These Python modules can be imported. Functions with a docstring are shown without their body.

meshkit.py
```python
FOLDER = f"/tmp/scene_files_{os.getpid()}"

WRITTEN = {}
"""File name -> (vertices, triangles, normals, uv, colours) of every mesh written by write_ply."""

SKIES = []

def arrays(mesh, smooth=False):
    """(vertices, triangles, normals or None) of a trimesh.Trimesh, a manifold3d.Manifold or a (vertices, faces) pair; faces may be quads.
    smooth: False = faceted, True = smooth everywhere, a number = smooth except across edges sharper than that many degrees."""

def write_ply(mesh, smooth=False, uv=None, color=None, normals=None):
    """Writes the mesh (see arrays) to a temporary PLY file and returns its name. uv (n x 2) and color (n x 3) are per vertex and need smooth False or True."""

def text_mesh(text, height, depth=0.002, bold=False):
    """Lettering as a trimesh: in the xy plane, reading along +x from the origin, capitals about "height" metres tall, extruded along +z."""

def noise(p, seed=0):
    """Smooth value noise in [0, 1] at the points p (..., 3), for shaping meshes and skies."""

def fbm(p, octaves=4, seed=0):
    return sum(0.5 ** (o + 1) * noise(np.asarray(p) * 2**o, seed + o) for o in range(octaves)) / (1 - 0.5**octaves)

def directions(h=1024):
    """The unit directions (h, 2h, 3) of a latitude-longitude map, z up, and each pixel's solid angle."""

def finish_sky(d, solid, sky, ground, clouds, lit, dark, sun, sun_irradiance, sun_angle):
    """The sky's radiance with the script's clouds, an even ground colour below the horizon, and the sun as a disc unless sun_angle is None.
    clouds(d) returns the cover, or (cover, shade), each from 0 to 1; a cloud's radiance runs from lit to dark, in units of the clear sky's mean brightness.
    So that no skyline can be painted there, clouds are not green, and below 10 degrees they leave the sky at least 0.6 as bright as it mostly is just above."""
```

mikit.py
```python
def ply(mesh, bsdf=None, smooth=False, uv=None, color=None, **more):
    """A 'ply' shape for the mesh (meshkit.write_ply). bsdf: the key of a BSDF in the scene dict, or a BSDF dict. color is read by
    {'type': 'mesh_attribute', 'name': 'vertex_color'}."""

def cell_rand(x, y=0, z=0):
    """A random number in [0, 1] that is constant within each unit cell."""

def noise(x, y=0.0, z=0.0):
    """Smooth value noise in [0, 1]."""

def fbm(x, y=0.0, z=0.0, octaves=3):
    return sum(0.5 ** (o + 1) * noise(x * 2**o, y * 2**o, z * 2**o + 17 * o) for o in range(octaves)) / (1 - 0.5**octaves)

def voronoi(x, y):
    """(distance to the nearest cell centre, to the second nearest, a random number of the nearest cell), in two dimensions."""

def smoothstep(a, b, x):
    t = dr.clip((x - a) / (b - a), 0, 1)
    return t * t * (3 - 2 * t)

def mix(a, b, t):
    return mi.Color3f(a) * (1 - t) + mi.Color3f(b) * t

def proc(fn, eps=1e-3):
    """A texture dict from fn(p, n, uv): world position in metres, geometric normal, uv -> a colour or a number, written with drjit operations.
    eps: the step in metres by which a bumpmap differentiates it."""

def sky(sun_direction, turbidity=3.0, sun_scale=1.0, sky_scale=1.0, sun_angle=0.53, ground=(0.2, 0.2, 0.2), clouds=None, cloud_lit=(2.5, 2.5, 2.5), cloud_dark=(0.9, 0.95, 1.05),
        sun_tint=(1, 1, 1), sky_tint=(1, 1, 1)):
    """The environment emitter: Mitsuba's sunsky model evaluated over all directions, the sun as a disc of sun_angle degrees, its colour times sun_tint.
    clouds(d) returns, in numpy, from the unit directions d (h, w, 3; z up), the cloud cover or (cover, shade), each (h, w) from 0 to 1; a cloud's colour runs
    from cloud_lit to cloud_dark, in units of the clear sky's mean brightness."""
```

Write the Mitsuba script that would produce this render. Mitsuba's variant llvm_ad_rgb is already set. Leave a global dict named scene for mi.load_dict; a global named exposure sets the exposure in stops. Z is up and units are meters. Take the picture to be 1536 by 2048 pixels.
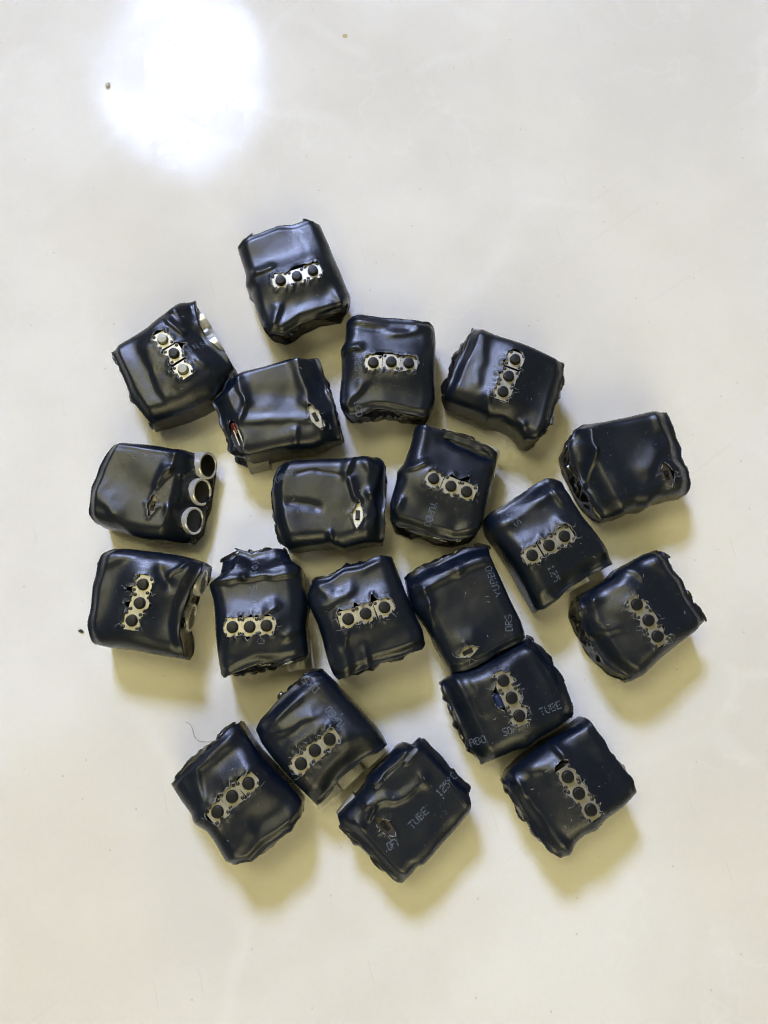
import math
import numpy as np
import drjit as dr
import mitsuba as mi
import mikit
import meshkit
import trimesh
import shapely
from shapely.geometry import Polygon, LineString, Point
from scipy.ndimage import gaussian_filter1d
from scipy.spatial import cKDTree

T = mi.ScalarTransform4f
scene, labels = {}, {}
MM = 0.001

# ---------------------------------------------------------------- camera, light, exposure
TILT = math.radians(13.0)                       # the phone looks down, tipped 13 degrees from the vertical
CAM = np.array([0.0,-57.36,267.46]) * MM
AIM = np.array([0, math.sin(TILT), -math.cos(TILT)])
scene['camera'] = {'type': 'perspective', 'fov': math.degrees(2 * math.atan(768 / 1538)), 'fov_axis': 'x', 'near_clip': 0.01, 'far_clip': 20.0,
                   'to_world': T().look_at(origin=CAM.tolist(), target=(CAM + AIM).tolist(), up=[0, math.cos(TILT), math.sin(TILT)])}
exposure = 0.56
# dim warm light of the room
scene['room_light'] = {'type': 'constant', 'radiance': {'type': 'rgb', 'value': [0.130, 0.115, 0.057]}}
# the cool white lamp whose reflection lies in the upper left of the floor: a rounded diffuser 3 m away
LAMP = np.array([[-955.13,1937.71,1880.31],[-923.73,1979.48,1852.12],[-816.05,2094.01,1781.49],[-747.81,2159.83,1742.86],[-636.4,2208.09,1733.44],[-532.08,2201.44,1771.59],[-457.41,2153.44,1838.09],[-405.65,2066.86,1932.49],[-390.83,1997.46,1999.95],[-403.6,1950.09,2038.94],[-466.78,1874.44,2088.04],[-561.63,1785.55,2139.38],[-652.0,1740.14,2152.7],[-704.12,1726.91,2148.65],[-769.23,1732.6,2123.44],[-831.43,1747.99,2090.33],[-910.58,1789.51,2028.33],[-954.03,1839.9,1969.29],[-965.01,1893.27,1917.54]]) * MM
def lamp_mesh(pts):
    c = pts.mean(0)
    ring = pts
    for _ in range(2):                          # round the outline
        ring = np.stack([0.75 * ring + 0.25 * np.roll(ring, -1, 0), 0.25 * ring + 0.75 * np.roll(ring, -1, 0)], 1).reshape(-1, 3)
    v = np.vstack([ring, [c]])
    n = len(ring)
    f = np.array([[i, (i + 1) % n, n] for i in range(n)])
    nrm = np.cross(v[f[0, 1]] - v[f[0, 0]], v[n] - v[f[0, 0]])
    if nrm @ (np.zeros(3) - c) < 0:
        f = f[:, ::-1]
    return v, f
scene['ceiling_lamp'] = mikit.ply(lamp_mesh(LAMP), {'type': 'diffuse', 'reflectance': {'type': 'rgb', 'value': [0.8, 0.8, 0.8]}},
                                  emitter={'type': 'area', 'radiance': {'type': 'rgb', 'value': [34.5, 41, 67]}})
labels['ceiling_lamp'] = {'label': 'round white lamp overhead whose glare shows in the floor', 'category': 'lamp', 'kind': 'structure'}
# a warm lamp out of view, steeply above left, warming the shadows
def panel(center, radius, col):
    c = np.array(center, float)
    w = -c / np.linalg.norm(c)
    u = np.cross(w, [0, 0, 1]); u /= np.linalg.norm(u)
    q = np.cross(w, u)
    a = np.arange(40) * np.pi / 20
    ring = c + radius * (np.cos(a)[:, None] * u + np.sin(a)[:, None] * q)
    v = np.vstack([ring, [c]])
    f = np.array([[i, (i + 1) % 40, 40] for i in range(40)])
    if np.cross(v[f[0, 1]] - v[f[0, 0]], v[40] - v[f[0, 0]]) @ w < 0:
        f = f[:, ::-1]
    return mikit.ply((v, f), {'type': 'diffuse', 'reflectance': {'type': 'rgb', 'value': [0.8, 0.8, 0.8]}}, emitter={'type': 'area', 'radiance': {'type': 'rgb', 'value': col}})
scene['unseen_warm_lamp'] = panel([-0.42, 0.36, 1.40], 0.29, [4.6, 4.2, 1.95])
scene['added_fill_light'] = panel([0.12, -0.86, 0.62], 0.36, [2.1, 1.85, 0.9])  # warm fill added out of view, lifts the shadows and near floor
labels['added_fill_light'] = {'label': 'added broad warm fill panel out of view past the near edge', 'category': 'lamp', 'kind': 'structure'}
labels['unseen_warm_lamp'] = {'label': 'unseen warm lamp high above the left, lighting the shadows on the floor', 'category': 'lamp', 'kind': 'structure'}

# ---------------------------------------------------------------- measurements of the twenty modules, millimetres on the floor
MODULES = [
 {'H':18.5,'L':[[-53.45,99.57],[-50.39,90.1],[-50.24,85.14],[-48.16,83.03],[-46.17,76.37],[-43.45,68.45]],'R':[[-23.09,108.69],[-20.39,102.16],[-16.95,93.37],[-13.2,83.85],[-12.04,80.9],[-12.5,76.94]],'A':[[-53.45,99.57],[-49.19,102.71],[-44.7,104.62],[-39.07,106.99],[-32.51,107.37],[-28.27,109.43],[-23.68,109.11],[-23.09,108.69]],'B':[[-43.45,68.45],[-39.74,64.77],[-35.25,63.3],[-29.18,68.24],[-22.38,70.87],[-14.97,72.86],[-12.5,76.94]],'end':{'A':(0.8,2.5,1.0),'B':(2.0,4,-1.5,5.0)},'rel':[[-45.5,87.8,-40.79,89.04,1.13,0.9],[-39.79,67.44,-37.25,74.05,1.44,0.8],[-36.49,67.44,-19.56,74.65,2.58,0.9],[-14.04,75.87,-15.74,78.3,2.06,0.8],[-29.07,102.51,-26.06,94.33,3.09,0.3],[-27.12,66.24,-22.79,69.83,1.03,-0.5]],'btn':[[-36.69,83.95],[-30.91,85.58],[-25.32,87.83]],'ang':18.9,'notch':[(0.3,1,9,1.0),(-0.45,-1,2,1.5),(0.45,-1,1.8,1.2)]},
 {'H':18.5,'L':[[-96.3,60.21],[-92.18,63.15],[-84.07,68.6],[-80.02,72.95],[-76.85,75.54],[-73.7,78.72],[-68.38,80.13]],'R':[[-82.01,32.52],[-78.17,33.87],[-72.13,35.66],[-65.04,38.66],[-59.77,42.0],[-56.48,47.32],[-52.84,54.14]],'A':[[-96.3,60.21],[-94.2,54.72],[-90.2,46.49],[-87.26,40.35],[-83.15,34.96],[-82.01,32.52]],'B':[[-68.38,80.13],[-67.44,74.45],[-65.65,68.58],[-61.52,62.91],[-56.4,59.13],[-52.84,54.14]],'end':{'A':(2.5,3,0.3),'B':(3.0,8,-2.5)},'rel':[[-74.62,72.89,-67.08,67.64,1.8,0.9],[-76.29,68.68,-70.74,64.5,0.99,0.9],[-91.66,55.72,-77.8,33.58,2.71,0.5],[-83.23,57.78,-75.48,41.03,1.8,0.7],[-62.44,52.65,-63.92,53.67,1.35,0.6],[-70.97,76.6,-66.74,70.26,1.8,0.4],[-77.67,31.6,-57.4,37.04,3.61,-0.8]],'btn':[[-77.05,61.4],[-72.78,56.17],[-69.25,50.17]],'ang':-55.2,'notch':[(-0.25,1,3.6,3.2),(0.7,-1,2,2),(-0.3,-1,3,0.9)],'caps':[1,0,1],'tubes':[[-65.34,74.88,12.0,0,5,'B'],[-60.18,65.66,12.0,0,5,'B'],[-55.34,56.57,12.0,0,4,'B']],'text':[['UNA',-67.84,57.47,-63.67,61.25]]},
 {'H':18.5,'L':[[-52.61,50.9],[-41.9,53.49],[-30.04,57.78]],'R':[[-50.41,22.54],[-46.47,20.38],[-36.61,22.67],[-23.69,23.81],[-16.31,27.42],[-14.43,27.7]],'A':[[-52.61,50.9],[-56.38,48.38],[-56.7,45.43],[-61.3,41.04],[-58.52,35.72],[-56.47,30.92],[-53.79,26.57],[-54.45,22.99],[-52.46,21.08],[-50.41,22.54]],'B':[[-30.04,57.78],[-27.06,56.55],[-22.9,57.3],[-20.93,50.84],[-18.99,44.97],[-17.18,40.63],[-15.81,34.4],[-14.43,27.7]],'end':{'A':(5.0,8,0.2),'B':(5.0,8,0.8)},'rel':[[-50.84,47.33,-47.78,38.72,1.12,0.8],[-47.78,38.72,-49.07,32.12,1.12,0.7],[-29.6,54.11,-26.1,39.2,1.55,0.9],[-47.28,31.88,-26.39,32.59,1.46,0.5],[-29.74,24.19,-29.85,28.37,1.29,0.5],[-40.95,41.58,-34.22,41.58,3.87,-0.5],[-54.22,47.33,-55.39,43.49,1.07,0.5]],'sw':{'kind':0,'hole':(10.5,4.0)},'slide':[-23.53,33.76,-63.16],'led':[[-51.59,31.06],[-52.88,32.72],[-48.03,20.97]],'tubes':[[-49.01,22.52,6.5,0,1.5,'A']]},
 {'H':18.5,'L':[[-13.6,70.97],[-13.88,63.36],[-15.56,60.14],[-15.01,55.83],[-15.04,50.04],[-15.6,44.6],[-15.58,39.55],[-14.61,36.5]],'R':[[18.22,69.03],[18.43,60.87],[17.7,49.98],[17.96,41.68],[16.12,35.28]],'A':[[-13.6,70.97],[-11.34,72.02],[-8.0,72.32],[-2.98,71.41],[2.58,70.93],[9.81,70.38],[15.93,70.2],[18.22,69.03]],'B':[[-14.61,36.5],[-11.74,33.89],[-8.46,35.17],[-3.51,36.8],[2.01,36.23],[9.7,34.23],[14.61,33.44],[16.12,35.28]],'end':{'A':(1.5,3,-2),'B':(1.5,3,0.2,3.5)},'rel':[[-14.38,57.65,-8.93,58.54,1.13,1.0],[4.19,63.86,11.89,65.94,1.24,0.6],[-13.07,38.27,-7.75,44.56,1.86,0.8],[-10.65,67.44,-2.94,66.24,1.55,-0.5],[2.0,67.74,7.49,66.24,2.06,-0.6]],'btn':[[-3.71,52.84],[2.51,53.13],[8.55,52.55]],'ang':-1.4,'notch':[(-0.4,1,9,0.9),(0.55,-1,2,0.8)],'text':[['125°C',-8.98,54.65,-8.92,46.74],['100',-9.14,38.94,-8.55,34.83],['VW-',-7.75,67.17,-7.91,62.86]]},
 {'H':18.5,'L':[[32.39,69.44],[40.37,65.49],[51.64,60.18],[58.52,56.74],[61.27,56.26]],'R':[[20.58,43.07],[21.87,41.15],[32.15,36.72],[35.85,33.91],[40.5,33.66],[45.0,31.06],[48.46,26.56],[50.7,25.99],[53.14,27.73]],'A':[[32.39,69.44],[30.61,65.91],[28.63,60.9],[25.74,55.43],[23.42,49.06],[20.58,43.07]],'B':[[61.27,56.26],[63.9,54.44],[62.62,47.57],[59.99,40.77],[58.1,34.02],[55.02,27.53],[53.14,27.73]],'end':{'A':(3.0,4,1.8),'B':(3.0,4.5,0.8)},'rel':[[35.34,39.69,34.21,31.67,1.46,0.8],[47.47,29.79,46.47,26.99,1.55,0.9],[61.83,49.77,54.0,26.99,1.03,0.5],[35.08,61.49,31.92,45.91,2.15,0.6],[44.27,63.46,57.5,53.65,2.58,0.4],[41.5,36.85,47.62,33.54,2.58,-0.5]],'btn':[[45.37,53.81],[42.9,47.64],[40.77,42.01]],'ang':-111.3,'notch':[(-0.75,-1,1.8,1.6),(0.05,-1,2,1.7)],'tubes':[[31.09,66.41,14.5,0,3.5,'A']]},
 {'H':18.5,'L':[[69.66,33.19],[75.98,33.22],[84.02,34.85],[94.5,37.31],[97.81,37.49]],'R':[[74.41,-0.98],[80.73,0.48],[85.18,2.63],[89.37,2.69],[93.08,5.55],[99.34,6.88],[103.62,7.68]],'A':[[69.66,33.19],[64.95,29.94],[64.11,27.73],[62.69,24.4],[63.77,18.22],[66.49,11.42],[69.6,4.49],[74.41,-0.98]],'B':[[97.81,37.49],[99.58,32.05],[102.41,25.52],[101.85,19.07],[104.12,16.15],[104.54,11.53],[103.62,7.68]],'end':{'A':(4.5,9,0.8),'B':(4.0,6,0.8)},'rel':[[70.23,29.12,71.62,21.0,1.07,0.9],[71.62,21.0,67.71,10.74,1.18,0.9],[92.39,20.43,89.24,15.28,2.42,0.7],[67.54,28.54,66.4,27.95,1.61,0.8],[93.0,34.99,94.24,29.7,0.97,0.5],[78.55,11.3,79.61,10.74,2.15,0.3],[62.39,25.63,65.32,18.71,2.15,0.6],[78.98,25.63,83.68,14.14,5.91,-0.4]],'sw':{'kind':1,'hole':(9.5,4.6)},'slide':[95.35,13.0,-74.15]},
 {'H':18.5,'L':[[-92.98,25.77],[-86.01,25.39],[-79.27,24.81],[-73.02,23.62],[-65.74,22.87],[-60.83,22.16]],'R':[[-97.69,-2.6],[-93.23,-4.05],[-88.44,-5.22],[-84.92,-7.14],[-78.72,-8.29],[-71.88,-8.59],[-65.7,-8.86]],'A':[[-92.98,25.77],[-95.03,21.15],[-97.01,16.75],[-98.82,10.46],[-99.8,5.67],[-99.4,-0.03],[-97.69,-2.6]],'B':[[-60.83,22.16],[-59.48,19.95],[-59.48,14.95],[-60.68,5.57],[-62.55,-4.15],[-65.7,-8.86]],'end':{'A':(3.0,4,0.2),'B':(12.5,11,-1.0)},'rel':[[-70.92,20.39,-72.37,14.14,1.17,0.8],[-72.37,14.14,-75.31,9.86,1.17,0.9],[-64.72,17.02,-68.15,12.71,0.54,0.7],[-68.15,12.71,-68.81,4.67,0.54,0.6],[-96.1,6.55,-89.19,-0.01,2.26,0.7],[-71.08,0.92,-71.03,-0.01,1.17,1.0],[-91.54,24.02,-70.92,20.39,1.17,0.5],[-85.99,11.76,-81.23,9.39,4.96,-0.4]],'sw':{'kind':1,'hole':(9,2.9)},'slide':[-77.47,2.56,-98.43],'tubes':[[-61.14,18.66,14.3,26,7,'B'],[-62.69,9.17,14.3,26,7,'B'],[-64.77,-1.03,14.3,26,7,'B']]},
 {'H':18.5,'L':[[-34.08,19.19],[-22.88,19.73],[-11.78,20.24],[-7.32,20.89],[-2.39,21.3]],'R':[[-32.0,-11.69],[-25.19,-10.53],[-18.55,-9.91],[-15.86,-10.79],[-13.61,-11.47],[-10.47,-10.34],[-5.08,-9.28],[-0.14,-8.8]],'A':[[-34.08,19.19],[-36.2,15.7],[-37.84,11.55],[-38.37,7.43],[-37.78,2.89],[-36.76,-1.62],[-35.67,-5.88],[-34.39,-10.11],[-32.0,-11.69]],'B':[[-2.39,21.3],[0.31,19.4],[1.43,17.07],[1.2,11.5],[0.53,2.79],[0.31,-4.98],[-0.14,-8.8]],'end':{'A':(3.0,4.5,0.6),'B':(4.5,7,-0.8)},'rel':[[-11.57,18.43,-13.05,13.64,1.2,1.0],[-11.49,10.92,-9.48,5.06,0.95,0.9],[-1.01,16.83,-3.62,6.41,1.12,0.9],[-3.62,6.41,-3.15,-3.38,1.03,0.8],[-30.95,3.72,-23.1,1.94,1.46,-0.6],[-5.84,16.6,-5.4,15.92,1.93,0.7],[-17.32,-7.78,-16.42,-10.84,0.77,0.8],[-29.46,13.18,-22.48,14.55,0.3,-0.22],[-22.48,14.55,-14.58,13.18,0.3,-0.22],[-33.37,-2.5,-28.92,-7.78,2.15,0.5]],'sw':{'kind':0,'hole':(10,3.9)},'slide':[-8.78,-0.73,-92.98],'text':[['YUABO',-30.61,14.16,-36.06,11.71]]},
 {'H':18.5,'L':[[10.78,31.89],[8.99,24.58],[6.74,18.05],[4.49,15.51],[4.49,12.91],[2.23,4.97],[1.98,0.1]],'R':[[39.25,21.58],[38.51,17.52],[36.71,9.65],[34.52,2.32],[32.71,-4.28],[31.36,-6.38]],'A':[[10.78,31.89],[13.85,30.96],[18.3,29.55],[23.64,28.14],[29.83,25.8],[34.23,23.93],[39.25,21.58]],'B':[[1.98,0.1],[3.98,-4.22],[9.77,-5.68],[16.44,-7.92],[23.04,-9.6],[29.61,-8.0],[31.36,-6.38]],'end':{'A':(1.0,2.5,0.3),'B':(2.5,4,0.4)},'rel':[[5.22,13.66,13.57,16.16,1.12,1.0],[3.21,0.18,5.17,2.85,1.46,0.9],[22.53,25.6,34.75,20.06,2.15,-2.2],[13.28,28.86,11.86,20.52,2.15,0.4],[22.77,-6.45,24.58,-2.04,2.58,-0.4]],'btn':[[16.56,11.17],[22.28,8.61],[27.43,6.69]],'ang':-22.4,'notch':[(-0.15,1,2.2,1.8),(0.6,1,4.2,2.8),(-0.6,-1,2,0.8)],'tubes':[[16.18,31.35,15,0,3,'A'],[36.21,24.58,14.5,0,3.5,'A']],'text':[['YUABO',16.58,2.41,14.5,-3.89]]},
 {'H':18.5,'L':[[33.87,-0.74],[34.96,-5.43],[38.0,-9.86],[43.4,-18.77],[47.46,-26.63],[50.64,-32.63]],'R':[[61.26,11.63],[64.29,4.31],[67.28,-0.77],[70.43,-5.14],[74.15,-10.54],[76.41,-16.38]],'A':[[33.87,-0.74],[35.44,0.54],[40.32,3.06],[45.83,6.81],[51.54,10.82],[54.69,12.83],[57.18,12.54],[61.26,11.63]],'B':[[50.64,-32.63],[52.96,-32.29],[56.74,-28.87],[60.93,-24.72],[66.04,-21.72],[71.59,-19.01],[76.41,-16.38]],'end':{'A':(3.5,7,0.2),'B':(2.5,6,-2.5)},'rel':[[55.79,9.32,59.03,3.43,1.18,0.6],[43.82,2.87,52.08,5.67,2.69,0.7],[58.63,-4.33,62.1,-4.88,1.61,0.8],[34.93,-4.33,40.91,-2.68,2.69,0.6],[65.16,-21.68,55.82,-28.05,1.29,0.6],[53.42,-0.46,61.11,1.76,3.22,0.4],[69.84,-5.98,72.11,-12.53,1.61,0.4]],'btn':[[48.29,-14.7],[53.91,-11.47],[59.13,-8.38]],'ang':30.3,'notch':[(0.9,1,4,0.9),(-0.9,-1,3,1.0)],'tubes':[[65.96,-23.57,11,0,3,'B']],'text':[['DRS',41.91,-0.21,44.17,-3.79],['125',54.36,-18.79,56.09,-22.26],['/',52.32,-27.5,52.49,-27.77]]},
 {'H':19.5,'L':[[-90.07,-11.37],[-83.77,-11.73],[-73.91,-12.88],[-66.3,-14.21],[-58.87,-16.12]],'R':[[-94.34,-42.94],[-89.41,-44.04],[-82.28,-44.7],[-75.01,-46.14],[-64.45,-47.87]],'A':[[-90.07,-11.37],[-93.81,-13.96],[-94.38,-19.43],[-95.49,-24.59],[-95.73,-30.73],[-95.97,-36.79],[-95.11,-40.8],[-94.34,-42.94]],'B':[[-58.87,-16.12],[-59.71,-20.44],[-62.74,-25.57],[-64.68,-31.71],[-65.65,-37.37],[-64.4,-43.52],[-64.45,-47.87]],'end':{'A':(2.0,4,0.4),'B':(1.5,4,-2.5)},'rel':[[-72.43,-19.89,-70.17,-23.46,1.86,-0.6],[-68.81,-20.91,-63.46,-16.8,0.83,0.7],[-86.46,-15.77,-88.93,-16.8,2.06,0.6],[-63.28,-19.89,-66.95,-26.51,2.58,0.5],[-74.02,-26.51,-67.25,-38.03,4.64,-0.3]],'btn':[[-77.72,-24.34],[-78.29,-30.37],[-80.38,-35.93]],'ang':-102.9,'notch':[(-0.65,-1,2.6,3.0),(0.2,-1,2.6,2.2),(-0.05,1,2.2,1.5)],'tubes':[[-61.37,-21.95,11.5,0,1,'B'],[-64.57,-33.81,11.5,0,1,'B']]},
 {'H':18.5,'L':[[-54.26,-14.84],[-54.55,-20.25],[-58.01,-23.86],[-56.33,-28.45],[-55.27,-34.48],[-54.22,-44.5],[-52.73,-52.57]],'R':[[-32.95,-11.32],[-31.48,-14.76],[-27.31,-17.77],[-26.77,-23.47],[-25.15,-30.73],[-25.58,-36.98],[-24.4,-46.39]],'A':[[-54.26,-14.84],[-50.58,-13.62],[-49.1,-11.5],[-46.43,-12.56],[-44.29,-13.62],[-40.14,-12.56],[-36.51,-11.23],[-32.95,-11.32]],'B':[[-52.73,-52.57],[-49.51,-53.59],[-47.14,-52.11],[-40.45,-49.33],[-33.03,-49.04],[-28.0,-48.01],[-24.4,-46.39]],'end':{'A':(4.5,8,0.6),'B':(1.5,3,0.6)},'rel':[[-56.72,-23.43,-45.58,-22.3,1.03,1.0],[-45.58,-22.3,-27.82,-19.99,1.03,1.0],[-53.43,-17.67,-47.86,-16.64,1.34,0.6],[-30.82,-40.43,-24.89,-36.95,1.24,0.8],[-35.11,-31.44,-36.1,-31.95,1.24,0.7],[-31.08,-13.01,-26.81,-19.74,1.34,0.6],[-41.23,-16.12,-38.21,-14.57,1.55,0.4]],'btn':[[-48.4,-37.93],[-42.91,-37.83],[-37.54,-37.48]],'ang':2.3,'notch':[(-0.55,1,2,1.5),(0.05,1,2,1.8),(0.45,1,1.5,1.4),(0,-1,3,1.7)],'tubes':[[-28.03,-51.04,7,0,3.5,'B']],'text':[['DRS',-41.7,-29.34,-42.46,-25.41],['(@)',-42.58,-20.04,-42.36,-16.48],['O',-39.14,-42.42,-39.18,-41.4]]},
 {'H':18.5,'L':[[-24.68,-23.79],[-25.57,-27.67],[-24.22,-31.77],[-21.61,-36.84],[-20.04,-41.89],[-18.19,-48.46],[-16.46,-53.03]],'R':[[2.73,-14.09],[4.83,-19.8],[6.91,-25.47],[9.51,-31.61],[12.61,-38.26],[13.75,-43.48]],'A':[[-24.68,-23.79],[-22.48,-22.47],[-17.37,-20.66],[-13.29,-17.54],[-7.11,-16.75],[-3.5,-14.92],[2.73,-14.09]],'B':[[-16.46,-53.03],[-14.54,-54.8],[-11.53,-54.05],[-6.99,-51.82],[-0.9,-49.32],[5.73,-47.43],[12.35,-45.1],[13.75,-43.48]],'end':{'A':(1.5,3,0.8),'B':(2.0,4,0.3,2.5)},'rel':[[-22.57,-32.45,-12.04,-27.4,2.06,0.9],[-12.32,-46.84,-10.77,-52.68,2.06,0.9],[-5.61,-45.86,-4.84,-49.77,1.34,0.7],[-11.89,-40.93,-12.12,-42.41,1.13,0.6],[-4.84,-51.71,12.07,-46.1,1.34,0.5],[-6.01,-18.19,-0.9,-16.12,1.55,0.5],[3.11,-44.87,9.12,-41.92,3.09,0.4],[-20.7,-24.86,-19.14,-26.89,1.55,0.6]],'btn':[[-11.48,-35.35],[-5.89,-33.61],[0.12,-31.61]],'ang':17.9,'notch':[(-0.35,1,3,2.2),(0.6,1,3,3.0)],'tubes':[[-20.45,-21.02,16,0,3,'A']]},
 {'H':18,'L':[[6.97,-20.57],[8.04,-26.17],[9.61,-31.34],[13.8,-37.02],[16.87,-43.23],[20.39,-49.92],[21.74,-52.25]],'R':[[35.48,-11.59],[35.99,-15.47],[38.89,-21.75],[41.87,-28.88],[44.91,-35.44],[46.59,-41.09]],'A':[[6.97,-20.57],[10.61,-18.71],[15.31,-16.19],[22.17,-13.54],[28.53,-10.87],[34.35,-9.8],[35.48,-11.59]],'B':[[21.74,-52.25],[26.15,-51.54],[33.67,-48.1],[40.08,-44.69],[46.59,-41.09]],'end':{'A':(4.5,5.5,1.2),'B':(2.0,3,0.2)},'rel':[[12.83,-25.81,23.63,-19.92,1.34,0.8],[12.57,-26.32,14.54,-30.89,0.93,0.6],[24.16,-19.14,34.99,-16.04,1.44,0.6],[14.28,-31.39,15.64,-42.38,1.24,0.7],[26.16,-42.38,28.17,-41.89,2.06,0.6],[23.47,-27.34,33.39,-34.91,7.73,-0.3]],'sw':{'kind':0,'hole':(8,3.4)},'slide':[26.83,-45.59,25.95],'text':[['YUABO',37.13,-27.05,34.27,-18.84],['DRS',40.28,-38.27,40.17,-34.51]]},
 {'H':19,'L':[[63.98,-27.42],[70.1,-24.14],[75.09,-21.08],[78.15,-17.72],[82.36,-15.68],[86.63,-13.29],[90.47,-11.87]],'R':[[79.17,-55.14],[83.35,-53.01],[89.39,-47.59],[95.22,-43.42],[101.27,-39.23],[104.59,-35.95]],'A':[[63.98,-27.42],[62.84,-33.21],[64.5,-38.21],[68.33,-45.68],[71.03,-49.38],[74.31,-52.13],[79.17,-55.14]],'B':[[90.47,-11.87],[92.95,-14.51],[95.03,-19.57],[97.93,-22.08],[99.92,-27.68],[103.12,-33.23],[104.59,-35.95]],'end':{'A':(3.5,6,0.3),'B':(2.5,4,0.3)},'rel':[[79.08,-18.23,83.11,-21.95,1.37,0.8],[62.94,-31.14,66.67,-29.92,1.62,0.8],[67.29,-39.58,73.42,-38.39,1.62,0.5],[62.84,-32.96,67.9,-39.58,1.37,0.8],[76.23,-23.8,83.5,-25.03,3.12,0.5],[93.71,-20.09,89.04,-16.98,2.49,0.6],[91.66,-29.92,96.77,-34.17,3.74,-0.3]],'btn':[[81.02,-30.83],[84.39,-35.82],[86.88,-40.89]],'ang':-59.8,'notch':[(0,-1,2,0.6),(0.8,1,2,0.5)],'fuzz':2},
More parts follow.
